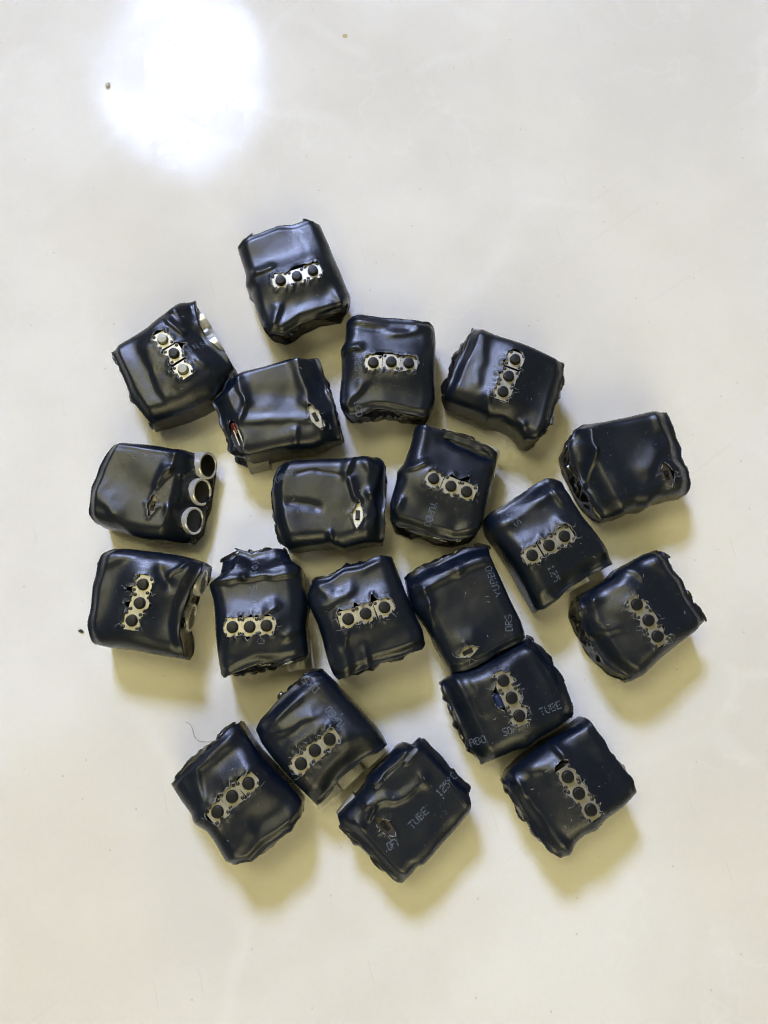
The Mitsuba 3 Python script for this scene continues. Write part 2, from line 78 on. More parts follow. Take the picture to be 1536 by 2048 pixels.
 {'H':18.5,'L':[[17.71,-55.41],[22.19,-52.35],[29.06,-50.53],[35.82,-47.51],[41.92,-43.9],[47.91,-40.34]],'R':[[30.61,-80.7],[35.85,-78.43],[41.71,-76.0],[45.18,-75.36],[48.12,-73.0],[53.46,-70.07],[60.34,-66.03]],'A':[[17.71,-55.41],[20.07,-60.27],[22.41,-65.65],[24.66,-70.94],[26.86,-75.53],[30.61,-80.7]],'B':[[47.91,-40.34],[51.29,-43.46],[54.13,-48.29],[57.5,-54.28],[59.58,-60.79],[60.34,-66.03]],'end':{'A':(4.0,6,0.4),'B':(4.0,6,0.8)},'rel':[[21.14,-53.17,25.78,-59.57,1.87,0.7],[28.26,-55.5,31.6,-63.6,1.87,0.6],[47.24,-44.33,52.89,-52.0,1.5,0.8],[39.34,-46.11,41.17,-45.51,2.49,0.6],[52.89,-52.0,57.16,-61.87,1.5,0.5],[25.09,-63.6,29.51,-74.95,2.49,0.5]],'btn':[[37.59,-54.62],[39.97,-59.93],[42.14,-65.36]],'ang':-67.1,'notch':[(-0.2,-1,9.5,2.6)],'fuzz':1.5,'cap':1,'text':[['TUBE',49.28,-64.04,54.78,-62.1],['SOFT',37.54,-70.15,41.79,-68.91],['ABO',27.62,-73.63,30.81,-72.4]]},
 {'H':18.5,'L':[[-41.17,-70.0],[-38.88,-73.85],[-34.7,-79.03],[-28.64,-85.15],[-24.68,-88.92],[-20.64,-93.02]],'R':[[-20.15,-50.92],[-16.65,-54.4],[-11.99,-59.41],[-6.83,-64.38],[-2.22,-69.3],[1.33,-74.78]],'A':[[-41.17,-70.0],[-39.41,-66.6],[-35.58,-62.27],[-31.7,-58.38],[-28.36,-55.45],[-24.99,-52.23],[-20.15,-50.92]],'B':[[-20.64,-93.02],[-18.17,-91.06],[-14.83,-86.44],[-11.46,-82.74],[-6.62,-79.12],[-1.67,-76.81],[1.33,-74.78]],'end':{'A':(3.0,5,0.5),'B':(3.5,6,-2.5)},'rel':[[-36.33,-66.93,-28.18,-60.76,2.06,0.7],[-31.85,-69.75,-22.68,-65.51,2.06,0.8],[-25.38,-54.52,-20.47,-53.07,1.03,0.9],[-10.38,-72.09,-2.13,-68.34,2.37,0.8],[-17.0,-69.05,-16.52,-68.34,0.62,0.7],[-18.87,-86.84,-1.63,-76.74,1.24,0.5],[-27.36,-73.49,-21.14,-69.28,2.06,0.5],[-21.32,-59.8,-11.44,-64.09,4.12,-0.3]],'btn':[[-25.59,-79.6],[-21.35,-75.7],[-16.83,-72.37]],'ang':39.6,'notch':[(-1.2,-1,2,1.0),(0.2,-1,4,0.6)],'tubes':[[-17.14,-92.1,9,0,4,'B'],[-9.65,-85.83,9,0,4,'B'],[-1.99,-79.4,9,0,4,'B']],'text':[['YUABO',-13.24,-68.49,-17.35,-63.46],['DRS',-21.71,-57.24,-24.92,-54.59]]},
 {'H':19,'L':[[-66.72,-86.09],[-63.41,-90.59],[-59.59,-95.06],[-58.68,-97.52],[-54.47,-100.01],[-51.51,-103.69],[-48.55,-108.28],[-45.91,-110.09]],'R':[[-46.36,-67.15],[-43.46,-71.3],[-39.3,-76.71],[-34.11,-82.08],[-29.41,-86.38],[-25.2,-91.53],[-25.54,-95.8]],'A':[[-66.72,-86.09],[-64.11,-83.37],[-60.88,-80.59],[-57.17,-77.34],[-53.35,-73.24],[-49.34,-69.99],[-46.36,-67.15]],'B':[[-45.91,-110.09],[-42.86,-108.71],[-39.56,-108.27],[-35.92,-103.85],[-32.32,-101.83],[-28.26,-98.94],[-25.54,-95.8]],'end':{'A':(1.2,2.5,0.8),'B':(2.0,3.5,0.2)},'rel':[[-56.98,-80.39,-49.55,-74.39,2.06,0.6],[-57.31,-83.14,-55.58,-88.59,1.24,0.5],[-45.34,-104.17,-41.32,-98.88,2.27,0.8],[-25.95,-89.04,-27.41,-88.14,2.27,0.9],[-57.07,-96.21,-52.03,-92.64,2.06,0.6],[-48.1,-84.96,-40.15,-79.93,2.06,0.6],[-37.17,-95.77,-32.03,-93.09,3.09,-0.4],[-48.94,-77.17,-43.32,-72.99,3.09,-0.3]],'btn':[[-50.33,-93.39],[-46.17,-89.06],[-41.35,-85.23]],'ang':42.2,'notch':[(0.5,-1,3,0.5)]},
 {'H':17.5,'L':[[-14.83,-95.65],[-9.79,-90.79],[-6.33,-86.59],[-5.64,-84.27],[1.5,-77.87],[4.39,-74.42],[6.54,-73.31]],'R':[[5.77,-115.32],[8.47,-112.58],[10.51,-110.08],[12.2,-109.93],[17.73,-104.22],[23.1,-98.74],[27.14,-94.06],[26.09,-90.89],[26.67,-89.38]],'A':[[-14.83,-95.65],[-12.94,-98.85],[-8.46,-102.36],[-4.35,-106.8],[-0.62,-110.89],[2.42,-113.39],[5.77,-115.32]],'B':[[6.54,-73.31],[10.07,-74.78],[12.24,-72.02],[16.78,-76.59],[21.85,-82.19],[27.3,-86.95],[26.67,-89.38]],'end':{'A':(2.5,4,0.8),'B':(2.5,4,0.2)},'rel':[[-1.31,-84.5,9.03,-74.67,0.95,0.9],[7.27,-79.6,11.08,-75.99,0.66,0.7],[-3.36,-85.14,-3.01,-85.79,0.73,0.8],[-5.03,-91.59,0.74,-90.47,1.61,0.9],[12.01,-84.82,12.35,-85.47,1.31,0.7],[4.14,-90.31,9.95,-86.76,1.31,0.7],[-3.66,-95.42,-2.65,-92.87,0.58,0.8],[2.45,-83.52,7.59,-82.22,4.02,0.5],[20.54,-85.47,25.51,-91.91,0.51,0.4],[-7.37,-97.64,-7.71,-97.32,1.1,0.7],[14.25,-96.37,19.26,-99.54,5.84,-0.2]],'sw':{'kind':1,'hole':(9,3.6)},'slide':[0.39,-98.11,-41.06],'tubes':[[-11.74,-98.33,12,0,2,'A']],'text':[['TUBE',8.45,-97.59,12.48,-93.65],['125°C',16.96,-88.27,21.67,-83.49],['.OFT',0.39,-104.27,3.86,-102.42]]},
 {'H':19,'L':[[37.58,-84.87],[38.99,-82.32],[41.59,-80.27],[47.11,-76.13],[52.52,-72.62],[56.06,-70.85],[61.36,-68.02],[64.17,-65.65]],'R':[[54.23,-108.11],[57.21,-107.01],[59.01,-103.44],[61.71,-101.09],[65.39,-99.7],[68.56,-96.44],[73.9,-93.22],[78.57,-88.9]],'A':[[37.58,-84.87],[38.26,-87.67],[39.82,-90.59],[42.24,-94.69],[44.65,-97.41],[47.19,-101.57],[50.04,-105.02],[54.23,-108.11]],'B':[[64.17,-65.65],[64.84,-68.06],[67.81,-72.36],[71.26,-77.66],[76.31,-84.21],[76.8,-86.81],[78.57,-88.9]],'end':{'A':(3.0,5,0.6),'B':(1.0,2.5,0.2)},'rel':[[51.29,-72.24,55.0,-76.85,1.17,1.1],[39.36,-83.35,42.19,-89.14,0.73,0.8],[44.67,-78.48,50.32,-81.73,2.19,0.4],[57.0,-71.58,62.65,-68.93,2.19,0.5],[43.91,-80.43,45.58,-81.08,1.46,0.4],[68.37,-76.52,66.96,-77.17,1.46,0.3],[55.41,-101.15,57.33,-102.71,2.19,-0.5]],'btn':[[56.16,-83.35],[59.27,-88.14],[62.58,-92.89]],'ang':-56.1,'notch':[],'ext':(1.9,0.2)},
]

# ---------------------------------------------------------------- materials
def rgb(*c):
    return {'type': 'rgb', 'value': list(c)}

def floor_color(p, n, uv):
    x, y = p.x, p.y
    wx = x + 0.03 * (mikit.fbm(x * 22, y * 22, 3, 3) - 0.5)
    wy = y + 0.03 * (mikit.fbm(x * 22, y * 22, 9, 3) - 0.5)
    d1, d2, c = mikit.voronoi(wx * 17, wy * 17)
    vein = mikit.smoothstep(0.16, 0.0, d2 - d1) * mikit.smoothstep(0.42, 0.62, mikit.fbm(x * 30, y * 30, 5, 3))
    cloud = mikit.smoothstep(0.25, 0.75, mikit.fbm(x * 16, y * 16, 1, 5))
    col = mikit.mix((0.718, 0.694, 0.636), (0.795, 0.778, 0.732), cloud)
    col = mikit.mix(col, (0.84, 0.83, 0.80), vein * 0.26)
    fine_v = mikit.smoothstep(0.03, 0.0, dr.abs(mikit.fbm(x * 55 + 9, y * 55, 4, 4) - 0.5)) * mikit.smoothstep(0.45, 0.65, mikit.fbm(x * 18, y * 18, 31, 2))
    col = mikit.mix(col, (0.84, 0.83, 0.80), fine_v * 0.2)
    tint = mikit.smoothstep(0.5, 0.75, mikit.fbm(x * 9, y * 9, 21, 3))
    col = mikit.mix(col, (0.76, 0.715, 0.60), tint * 0.4)
    fine = mikit.noise(x * 1400, y * 1400, 2)
    col = col * (0.97 + 0.025 * fine + 0.04 * mikit.fbm(x * 75, y * 75, 12, 4))
    # small brown stain and a few dirt flecks
    r = dr.sqrt(dr.square(x + 0.01624) + dr.square(y - 0.20784)) + 0.0002 * (mikit.noise(x * 2500, y * 2500) - 0.5)
    col = mikit.mix(col, (0.47, 0.39, 0.16), mikit.smoothstep(0.00125, 0.0009, r) * 0.8)
    f1, f2, fc = mikit.voronoi(x * 70, y * 70)
    fleck = mikit.smoothstep(0.028, 0.012, f1) * mikit.smoothstep(0.74, 0.80, fc)
    col = mikit.mix(col, (0.38, 0.34, 0.27), fleck * 0.5)
    # faint hairline scratches and short fibres of dirt
    u, v = x * 0.80 + y * 0.60, -x * 0.60 + y * 0.80
    for su, sv, seed, thr, dark in ((24, 150, 7, 0.965, 0.035), (90, 420, 11, 0.992, 0.09)):
        wv = v * sv + 0.7 * mikit.noise(u * su * 0.7, v * 9, seed)
        k = mikit.cell_rand(dr.floor(wv), dr.floor(u * su), seed)
        fu = u * su - dr.floor(u * su)
        col = col * (1 - dark * mikit.smoothstep(0.07, 0.03, dr.abs(wv - dr.floor(wv) - 0.5)) * mikit.smoothstep(thr - 0.01, thr, k) * mikit.smoothstep(0.0, 0.3, fu) * mikit.smoothstep(1.0, 0.7, fu))
        u, v = x * 0.25 - y * 0.97, x * 0.97 + y * 0.25
    return col

def polish(p, n, uv):
    x, y = p.x, p.y
    worn = mikit.smoothstep(0.28, 0.50, mikit.fbm(x * 48 + 13, y * 48 + 7, 4, 4))
    speck = mikit.noise(x * 1250, y * 1250, 8)
    s = 0.03 + worn * (0.12 + 0.95 * mikit.smoothstep(0.3, 0.7, speck) * (0.4 + 0.6 * worn))
    # hairline scratches
    u = x * 0.94 + y * 0.34
    v = -x * 0.34 + y * 0.94
    k = mikit.cell_rand(dr.floor(v * 160), dr.floor(u * 30), 5)
    off = dr.abs((v * 160 - dr.floor(v * 160)) - 0.5 + 0.2 * (mikit.noise(u * 60, v * 20) - 0.5))
    s = s * (1 - 0.6 * mikit.smoothstep(0.03, 0.012, off) * mikit.smoothstep(0.80, 0.84, k))
    return dr.clip(s, 0.01, 1)

_fc = mikit.proc(floor_color)
scene['floor_tile'] = {'type': 'twosided', 'bsdf': {'type': 'blendbsdf', 'weight': mikit.proc(polish),
    'dull': {'type': 'roughplastic', 'distribution': 'beckmann', 'alpha': 0.010, 'int_ior': 1.09, 'diffuse_reflectance': _fc},
    'shiny': {'type': 'roughplastic', 'distribution': 'beckmann', 'alpha': 0.009, 'int_ior': 1.17, 'diffuse_reflectance': _fc}}}

def sleeve_rough(p, n, uv):
    a = mikit.fbm(p.x * 130, p.y * 130, p.z * 130, 3)
    return dr.clip(0.55 + 1.4 * (a - 0.5), 0, 1)

def sleeve_color(p, n, uv):
    a = mikit.fbm(p.x * 90, p.y * 90, p.z * 90 + 5, 3)
    dust = mikit.smoothstep(0.82, 0.95, mikit.noise(p.x * 1100, p.y * 1100, p.z * 1100))
    return mikit.mix(mikit.mix((0.0032, 0.0068, 0.0160), (0.0050, 0.0096, 0.0210), a), (0.035, 0.038, 0.045), dust * 0.5)

scene['sleeve_plastic'] = {'type': 'twosided', 'bsdf': {'type': 'blendbsdf', 'weight': mikit.proc(sleeve_rough),
    'satin': {'type': 'roughplastic', 'distribution': 'beckmann', 'alpha': 0.115, 'int_ior': 1.51, 'diffuse_reflectance': mikit.proc(sleeve_color)},
    'matt': {'type': 'roughplastic', 'distribution': 'beckmann', 'alpha': 0.205, 'int_ior': 1.51, 'diffuse_reflectance': mikit.proc(sleeve_color)}}}
scene['glue'] = {'type': 'twosided', 'bsdf': {'type': 'principled', 'base_color': rgb(0.006, 0.006, 0.008), 'roughness': 0.15, 'specular': 0.9}}
scene['pit_black'] = {'type': 'twosided', 'bsdf': {'type': 'principled', 'base_color': rgb(0.010, 0.010, 0.011), 'roughness': 0.5, 'specular': 0.3}}

def plate_color(p, n, uv):
    a = mikit.fbm(p.x * 900, p.y * 900, p.z * 900, 3)
    return mikit.mix((0.33, 0.315, 0.27), (0.47, 0.455, 0.395), a)

def plate_rough(p, n, uv):
    return 0.38 + 0.22 * (mikit.fbm(p.x * 1500, p.y * 400, 3, 3) - 0.4)

scene['plate_metal'] = {'type': 'twosided', 'bsdf': {'type': 'principled', 'base_color': mikit.proc(plate_color), 'roughness': mikit.proc(plate_rough), 'metallic': 0.75, 'specular': 0.5}}
scene['cap_black'] = {'type': 'twosided', 'bsdf': {'type': 'principled', 'base_color': rgb(0.007, 0.008, 0.011), 'roughness': 0.40, 'specular': 0.3}}
scene['cap_worn'] = {'type': 'twosided', 'bsdf': {'type': 'principled', 'base_color': rgb(0.30, 0.30, 0.25), 'roughness': 0.45, 'specular': 0.4, 'metallic': 0.3}}
scene['pin_dark'] = {'type': 'twosided', 'bsdf': {'type': 'principled', 'base_color': rgb(0.02, 0.02, 0.02), 'roughness': 0.22, 'specular': 0.6}}
scene['bare_metal'] = {'type': 'twosided', 'bsdf': {'type': 'principled', 'base_color': rgb(0.80, 0.80, 0.80), 'roughness': 0.22, 'metallic': 0.6, 'specular': 0.5}}
scene['shaded_metal'] = {'type': 'twosided', 'bsdf': {'type': 'principled', 'base_color': rgb(0.20, 0.195, 0.18), 'roughness': 0.55, 'metallic': 0.2, 'specular': 0.4}}  # bare metal with shade painted in, for the tube under the indicator-light module
scene['lens_black'] = {'type': 'twosided', 'bsdf': {'type': 'principled', 'base_color': rgb(0.004, 0.004, 0.005), 'roughness': 0.25, 'specular': 0.3}}
scene['lit_torn_grey'] = {'type': 'twosided', 'bsdf': {'type': 'principled', 'base_color': rgb(0.27, 0.275, 0.29), 'roughness': 0.45, 'specular': 0.5}}  # torn plastic, its pale grey includes light caught on the cut edges
scene['ink'] = {'type': 'twosided', 'bsdf': {'type': 'principled', 'base_color': rgb(0.125, 0.155, 0.205), 'roughness': 0.6, 'specular': 0.3}}
scene['dust'] = {'type': 'twosided', 'bsdf': {'type': 'diffuse', 'reflectance': rgb(0.45, 0.46, 0.47)}}
scene['rust_metal'] = {'type': 'twosided', 'bsdf': {'type': 'principled', 'base_color': rgb(0.10, 0.085, 0.075), 'roughness': 0.35, 'metallic': 0.6, 'specular': 0.5}}
scene['red_plastic'] = {'type': 'twosided', 'bsdf': {'type': 'principled', 'base_color': rgb(0.085, 0.004, 0.006), 'roughness': 0.18, 'specular': 0.6}}
scene['blue_paint'] = {'type': 'twosided', 'bsdf': {'type': 'principled', 'base_color': rgb(0.012, 0.022, 0.075), 'roughness': 0.22, 'specular': 0.6}}
scene['hair_fibre'] = {'type': 'twosided', 'bsdf': {'type': 'principled', 'base_color': rgb(0.10, 0.08, 0.06), 'roughness': 0.5}}
scene['grit'] = {'type': 'twosided', 'bsdf': {'type': 'principled', 'base_color': rgb(0.50, 0.49, 0.44), 'roughness': 0.7}}

# ---------------------------------------------------------------- the floor: one large sheet of polished tile
scene['floor'] = mikit.ply((np.array([[-3, -3, 0], [3, -3, 0], [3, 3, 0], [-3, 3, 0.0]]), np.array([[0, 1, 2], [0, 2, 3]])), 'floor_tile')
labels['floor'] = {'label': 'polished cream stone tile floor with faint pale veins and small scratches', 'kind': 'structure'}

# ---------------------------------------------------------------- helpers
def put(key, mesh, bsdf, smooth=False, to_world=None):
    k, i = key, 0
    while k in scene:
        i += 1
        k = f'{key}_{i:03d}'
    d = mesh if isinstance(mesh, dict) else mikit.ply(mesh, bsdf, smooth)
    scene[k] = {**d, 'to_world': to_world} if to_world is not None else d
    return k

def smoothstep(a, b, x):
    t = np.clip((x - a) / (b - a), 0, 1)
    return t * t * (3 - 2 * t)

def polyline(pts, step=0.4, sigma=1.3):
    pts = np.array(pts, float)
    s = np.r_[0, np.cumsum(np.linalg.norm(np.diff(pts, axis=0), axis=1))]
    n = max(8, int(s[-1] / step))
    q = np.stack([np.interp(np.linspace(0, s[-1], n), s, pts[:, k]) for k in (0, 1)], 1)
    g = gaussian_filter1d(q, sigma, axis=0, mode='nearest')
    w = np.minimum(1, np.minimum(np.arange(n), np.arange(n)[::-1]) / (2 * sigma))[:, None]
    q = q * (1 - w) + g * w
    def at(u):
        return np.stack([np.interp(u, np.linspace(0, 1, n), q[:, k]) for k in (0, 1)], -1)
    return at

def seg_dist(x, y, a):
    ax, ay, bx, by = a
    dx, dy = bx - ax, by - ay
    L2 = dx * dx + dy * dy + 1e-9
    t = np.clip(((x - ax) * dx + (y - ay) * dy) / L2, 0, 1)
    return np.hypot(x - ax - t * dx, y - ay - t * dy)

def grid_faces(nr, nc, wrap):
    i, j = np.meshgrid(np.arange(nr - 1), np.arange(nc if wrap else nc - 1), indexing='ij')
    a = i * nc + j
    b = i * nc + (j + 1) % nc
    return np.stack([a, b, b + nc, a + nc], -1).reshape(-1, 4)

def tri(q):
    return np.vstack([q[:, [0, 1, 2]], q[:, [0, 2, 3]]])

def tube_along(pts, r, sides=6):
    pts = np.array(pts, float)
    r = np.broadcast_to(r, len(pts))
    d = np.gradient(pts, axis=0)
    d /= np.linalg.norm(d, axis=1, keepdims=True) + 1e-12
    ref = np.array([0, 0, 1.0]) if abs(d[:, 2]).mean() < 0.8 else np.array([1.0, 0, 0])
    u = np.cross(d, ref); u /= np.linalg.norm(u, axis=1, keepdims=True) + 1e-12
    w = np.cross(u, d)
    a = np.arange(sides) * 2 * np.pi / sides
    v = pts[:, None] + r[:, None, None] * (np.cos(a)[None, :, None] * u[:, None] + np.sin(a)[None, :, None] * w[:, None])
    v = v.reshape(-1, 3)
    f = tri(grid_faces(len(pts), sides, True))
    n = len(v)
    v = np.vstack([v, pts[0], pts[-1]])
    cap = [[n, j, (j + 1) % sides] for j in range(sides)] + [[n + 1, n - 1 - j, n - 1 - (j + 1) % sides] for j in range(sides)]
    return v, np.vstack([f, cap])

def join(parts):
    vs, fs, o = [], [], 0
    for v, f in parts:
        vs.append(np.asarray(v, float)); fs.append(np.asarray(f) + o); o += len(v)
    return np.vstack(vs), np.vstack(fs)

def revolve(profile, n=28):
    return trimesh.creation.revolve(np.array(profile, float), sections=n)

def extrude(poly, h, z=0.0):
    m = trimesh.creation.extrude_polygon(poly, h, engine='earcut')
    m.apply_translation([0, 0, z])
    return m

def rounded(w, h, r):
    return shapely.box(-w / 2 + r, -h / 2 + r, w / 2 - r, h / 2 - r).buffer(r, quad_segs=4)

def place(x, y, z, deg=0, tilt=(0, 0)):
    return T().translate([x * MM, y * MM, z * MM]).rotate([0, 0, 1], deg).rotate([1, 0, 0], tilt[0]).rotate([0, 1, 0], tilt[1])

def fold(x, y, r, seed):
    # a crease of the shrunk tube: wavering, fading out at its ends, steep on one flank
    ax, ay, bx, by, w, amp = r
    w = max(w, 0.5)
    amp = amp * 1.12
    p = np.stack([x * 0.28, y * 0.28, x * 0 + amp], -1)
    x = x + (meshkit.noise(p, seed + 11) - 0.5) * 1.5
    y = y + (meshkit.noise(p, seed + 12) - 0.5) * 1.5
    dx, dy = bx - ax, by - ay
    ln = math.hypot(dx, dy) + 1e-6
    al = ((x - ax) * dx + (y - ay) * dy) / ln
    sd = ((x - ax) * -dy + (y - ay) * dx) / ln
    if -dy * -0.22 + dx * 0.65 < 0:
        sd = -sd
    over = np.maximum(np.maximum(-al, al - ln), 0)
    ww = np.where(sd > 0, w * 1.7, w * 0.85) if amp > 0 else w
    return amp * np.exp(-(sd / ww) ** 2 - (over / (w * 1.6)) ** 2)

# ---------------------------------------------------------------- shared small parts (metres, centred on the face of the switch)
def mm(m):
    m = m.copy() if isinstance(m, trimesh.Trimesh) else m
    m.apply_scale(MM)
    return m

plate = extrude(rounded(6.0, 6.0, 0.7).difference(Point(0, 0).buffer(1.95, quad_segs=8)), 0.3, -0.3)
PLATE = mikit.ply(mm(plate), 'plate_metal')
well = trimesh.util.concatenate([extrude(rounded(5.8, 5.8, 0.5), 2.4, -2.7), extrude(Point(0, 0).buffer(2.0, quad_segs=8), 0.25, -0.36)])
WELL = mikit.ply(mm(well), 'pit_black')
def cap_mesh(h, r):
    return revolve([[0, -0.3], [r, -0.3], [r, h - 0.22], [r - 0.06, h - 0.08], [r - 0.22, h], [0, h + 0.02]])
CAPS = [mikit.ply(mm(cap_mesh(1.5, 1.66)), b, smooth=35) for b in ('cap_black', 'cap_worn')]
PIN = mikit.ply(mm(revolve([[0, -0.2], [0.62, -0.2], [0.60, 0.10], [0.45, 0.26], [0.2, 0.33], [0, 0.34]], 14)), 'pin_dark', smooth=40)

def slide_meshes():
    body = extrude(rounded(8.6, 3.5, 0.3).difference(shapely.box(-1.75, -0.75, 1.75, 0.75)), 0.35, -0.35)
    box = extrude(rounded(8.4, 3.3, 0.3), 3.0, -3.4)
    inner = extrude(shapely.box(-1.74, -0.74, 1.74, 0.74), 0.2, -0.5)
    knob = extrude(rounded(1.5, 1.35, 0.1), 1.15, -0.4)
    return body, trimesh.util.concatenate([box, inner]), knob
_b, _i, _k = slide_meshes()
SLIDE = [mikit.ply(mm(_b), b) for b in ('plate_metal', 'rust_metal', 'pin_dark')]
SLIDE_BOX, SLIDE_KNOB = mikit.ply(mm(_i), 'pit_black'), mikit.ply(mm(_k), 'cap_black')

FONT = {'0': '01110 10001 10001 10001 10001 10001 01110', '1': '00100 01100 00100 00100 00100 00100 01110', '2': '01110 10001 00001 00110 01000 10000 11111',
        '5': '11111 10000 11110 00001 00001 10001 01110', 'C': '01110 10001 10000 10000 10000 10001 01110', 'V': '10001 10001 10001 10001 10001 01010 00100',
        'W': '10001 10001 10001 10101 10101 11011 10001', '-': '00000 00000 00000 11111 00000 00000 00000', 'U': '10001 10001 10001 10001 10001 10001 01110',
        'N': '10001 11001 11001 10101 10011 10011 10001', 'A': '01110 10001 10001 11111 10001 10001 10001', 'Y': '10001 10001 01010 00100 00100 00100 00100',
        'B': '11110 10001 10001 11110 10001 10001 11110', 'O': '01110 10001 10001 10001 10001 10001 01110', 'D': '11110 10001 10001 10001 10001 10001 11110',
        'R': '11110 10001 10001 11110 10100 10010 10001', 'S': '01111 10000 10000 01110 00001 00001 11110', 'T': '11111 00100 00100 00100 00100 00100 00100',
        'E': '11111 10000 10000 11110 10000 10000 11111', 'F': '11111 10000 10000 11110 10000 10000 10000', '.': '00000 00000 00000 00000 00000 00100 00100',
        '(': '00010 00100 01000 01000 01000 00100 00010', ')': '01000 00100 00010 00010 00010 00100 01000', '@': '00100 01110 10101 10101 10101 01110 00100',
        '/': '00001 00010 00010 00100 01000 01000 10000', '°': '01100 10010 01100 00000 00000 00000 00000'}

# ---------------------------------------------------------------- one module: shrink sleeve, sealed ends, switches
def build_module(key, m, seed):
    rng = np.random.default_rng(seed)
    H = m['H']
    A, B, L, R = (polyline(m[s]) for s in 'ABLR')
    mid = [A(np.array([0.5]))[0], B(np.array([0.5]))[0]]
    axis = mid[1] - mid[0]
    length = np.linalg.norm(axis); axis = axis / length
    lft, rgt = L(np.array([0.5]))[0], R(np.array([0.5]))[0]
    across = rgt - lft
    width = np.linalg.norm(across); across = across / width
    # section: a soft flat tube
    rr = min(5.4, H * 0.30)
    hw, hh = width / 2, H / 2
    step = 0.42
    def arc(cx, cy, a0, a1):
        a = np.linspace(a0, a1, max(6, int(rr * abs(a1 - a0) / step)), endpoint=False)
        return np.stack([cx + rr * np.cos(a), cy + rr * np.sin(a)], 1)
    def line(p, q):
        n = max(2, int(np.hypot(q[0] - p[0], q[1] - p[1]) / step))
        return np.stack([np.linspace(p[0], q[0], n, endpoint=False), np.linspace(p[1], q[1], n, endpoint=False)], 1)
    x0, y0 = hw - rr, hh - rr
    prof = np.vstack([arc(x0, y0, 0, np.pi / 2), line((x0, hh), (-x0, hh)), arc(-x0, y0, np.pi / 2, np.pi), line((-hw, y0), (-hw, -y0)),
                      arc(-x0, -y0, np.pi, 1.5 * np.pi), line((-x0, -hh), (x0, -hh)), arc(x0, -y0, 1.5 * np.pi, 2 * np.pi), line((hw, -y0), (hw, y0))])
    c, sz = prof[:, 0] / hw, prof[:, 1] / hh
    nt = int(length / step)
    t = np.linspace(0, 1, nt)
    u = (c + 1) / 2
    tt, uu = t[:, None, None], u[None, :, None]
    Au, Bu, Lt, Rt = A(u)[None], B(u)[None], L(t)[:, None], R(t)[:, None]
    P = (1 - tt) * Au + tt * Bu + (1 - uu) * Lt + uu * Rt - ((1 - tt) * (1 - uu) * A(np.array([0.0]))[0] + (1 - tt) * uu * A(np.array([1.0]))[0]
        + tt * (1 - uu) * B(np.array([0.0]))[0] + tt * uu * B(np.array([1.0]))[0])
    n_phi = len(c)
    S = np.broadcast_to(sz[None], (nt, n_phi))
    dA, dB = (t * length)[:, None], ((1 - t) * length)[:, None]
    eA, eB = m['end']['A'], m['end']['B']
    drop = eA[0] * smoothstep(0, 1, 1 - dA / eA[1]) + eB[0] * smoothstep(0, 1, 1 - dB / eB[1])
    drop = drop * (0.8 + 0.5 * meshkit.noise(np.stack([P[..., 0] * 0.16, P[..., 1] * 0.16, P[..., 0] * 0 + seed], -1)))
    z = hh + np.where(S > 0, S * (hh - drop), S * (hh - 0.15 * drop))
    wtop = smoothstep(0.15, 0.9, S)
    X, Y = P[..., 0].copy(), P[..., 1].copy()
    relief = np.zeros_like(X)
    if 'btn' in m:
        b = m['btn']
        relief += 1.8 * np.exp(-(np.maximum(seg_dist(X, Y, (*b[0], *b[2])) - 2.8, 0) / 5.2) ** 2)
    for r in m['rel']:
        relief += fold(X, Y, r, seed)
    q = np.stack([X, Y, z], -1)
    wob = (meshkit.fbm(q * 0.075, 2, seed) - 0.5) * 1.3 + (meshkit.fbm(q * 0.2, 2, seed + 50) - 0.5) * 0.14
    curl = np.exp(-(dB / 1.1) ** 2) * (0.35 + 0.7 * meshkit.noise(q * 0.3, seed + 41)) + np.exp(-(dA / 1.1) ** 2) * (0.2 + 0.6 * meshkit.noise(q * 0.3, seed + 42))
    z = z + wtop * (relief + wob + 0.75 * curl)
    side = (1 - wtop) * np.sign(c)[None] * smoothstep(0.3, 1.0, np.abs(c))[None]
    sd = (meshkit.fbm(q * 0.2, 3, seed + 9) - 0.5) * 0.65 * side
    rag = lambda d, k: np.exp(-(d / 1.6) ** 2) * ((meshkit.noise(q * 0.22, seed + k) - 0.5) * 1.2)
    ax = rag(dB, 20) - rag(dA, 30)
    X += across[0] * sd + axis[0] * ax
    Y += across[1] * sd + axis[1] * ax
    z = np.maximum(z, 0.02)
    low = (1 - np.clip(z / H, 0, 1)) ** 0.8
    shift = low * (eA[3] if len(eA) > 3 else 0.8) * np.exp(-(dA / 5) ** 2) - low * (eB[3] if len(eB) > 3 else 0.8) * np.exp(-(dB / 5) ** 2)
    X += axis[0] * shift
    Y += axis[1] * shift
    V = np.stack([X, Y, z], -1)
    flat = V.reshape(-1, 3)
    topmask = (S > 0.45).reshape(-1)
    tree = cKDTree(flat[topmask][:, :2]); topz = flat[topmask][:, 2]
    def height(x, y):
        pts = np.stack(np.broadcast_arrays(np.asarray(x, float), np.asarray(y, float)), -1)
        d, i = tree.query(pts, k=4)
        w = 1 / (d + 0.05) ** 2
        return (topz[i] * w).sum(-1) / w.sum(-1)
    faces = tri(grid_faces(nt, n_phi, True))
    # openings cut in the sleeve
    holes = []
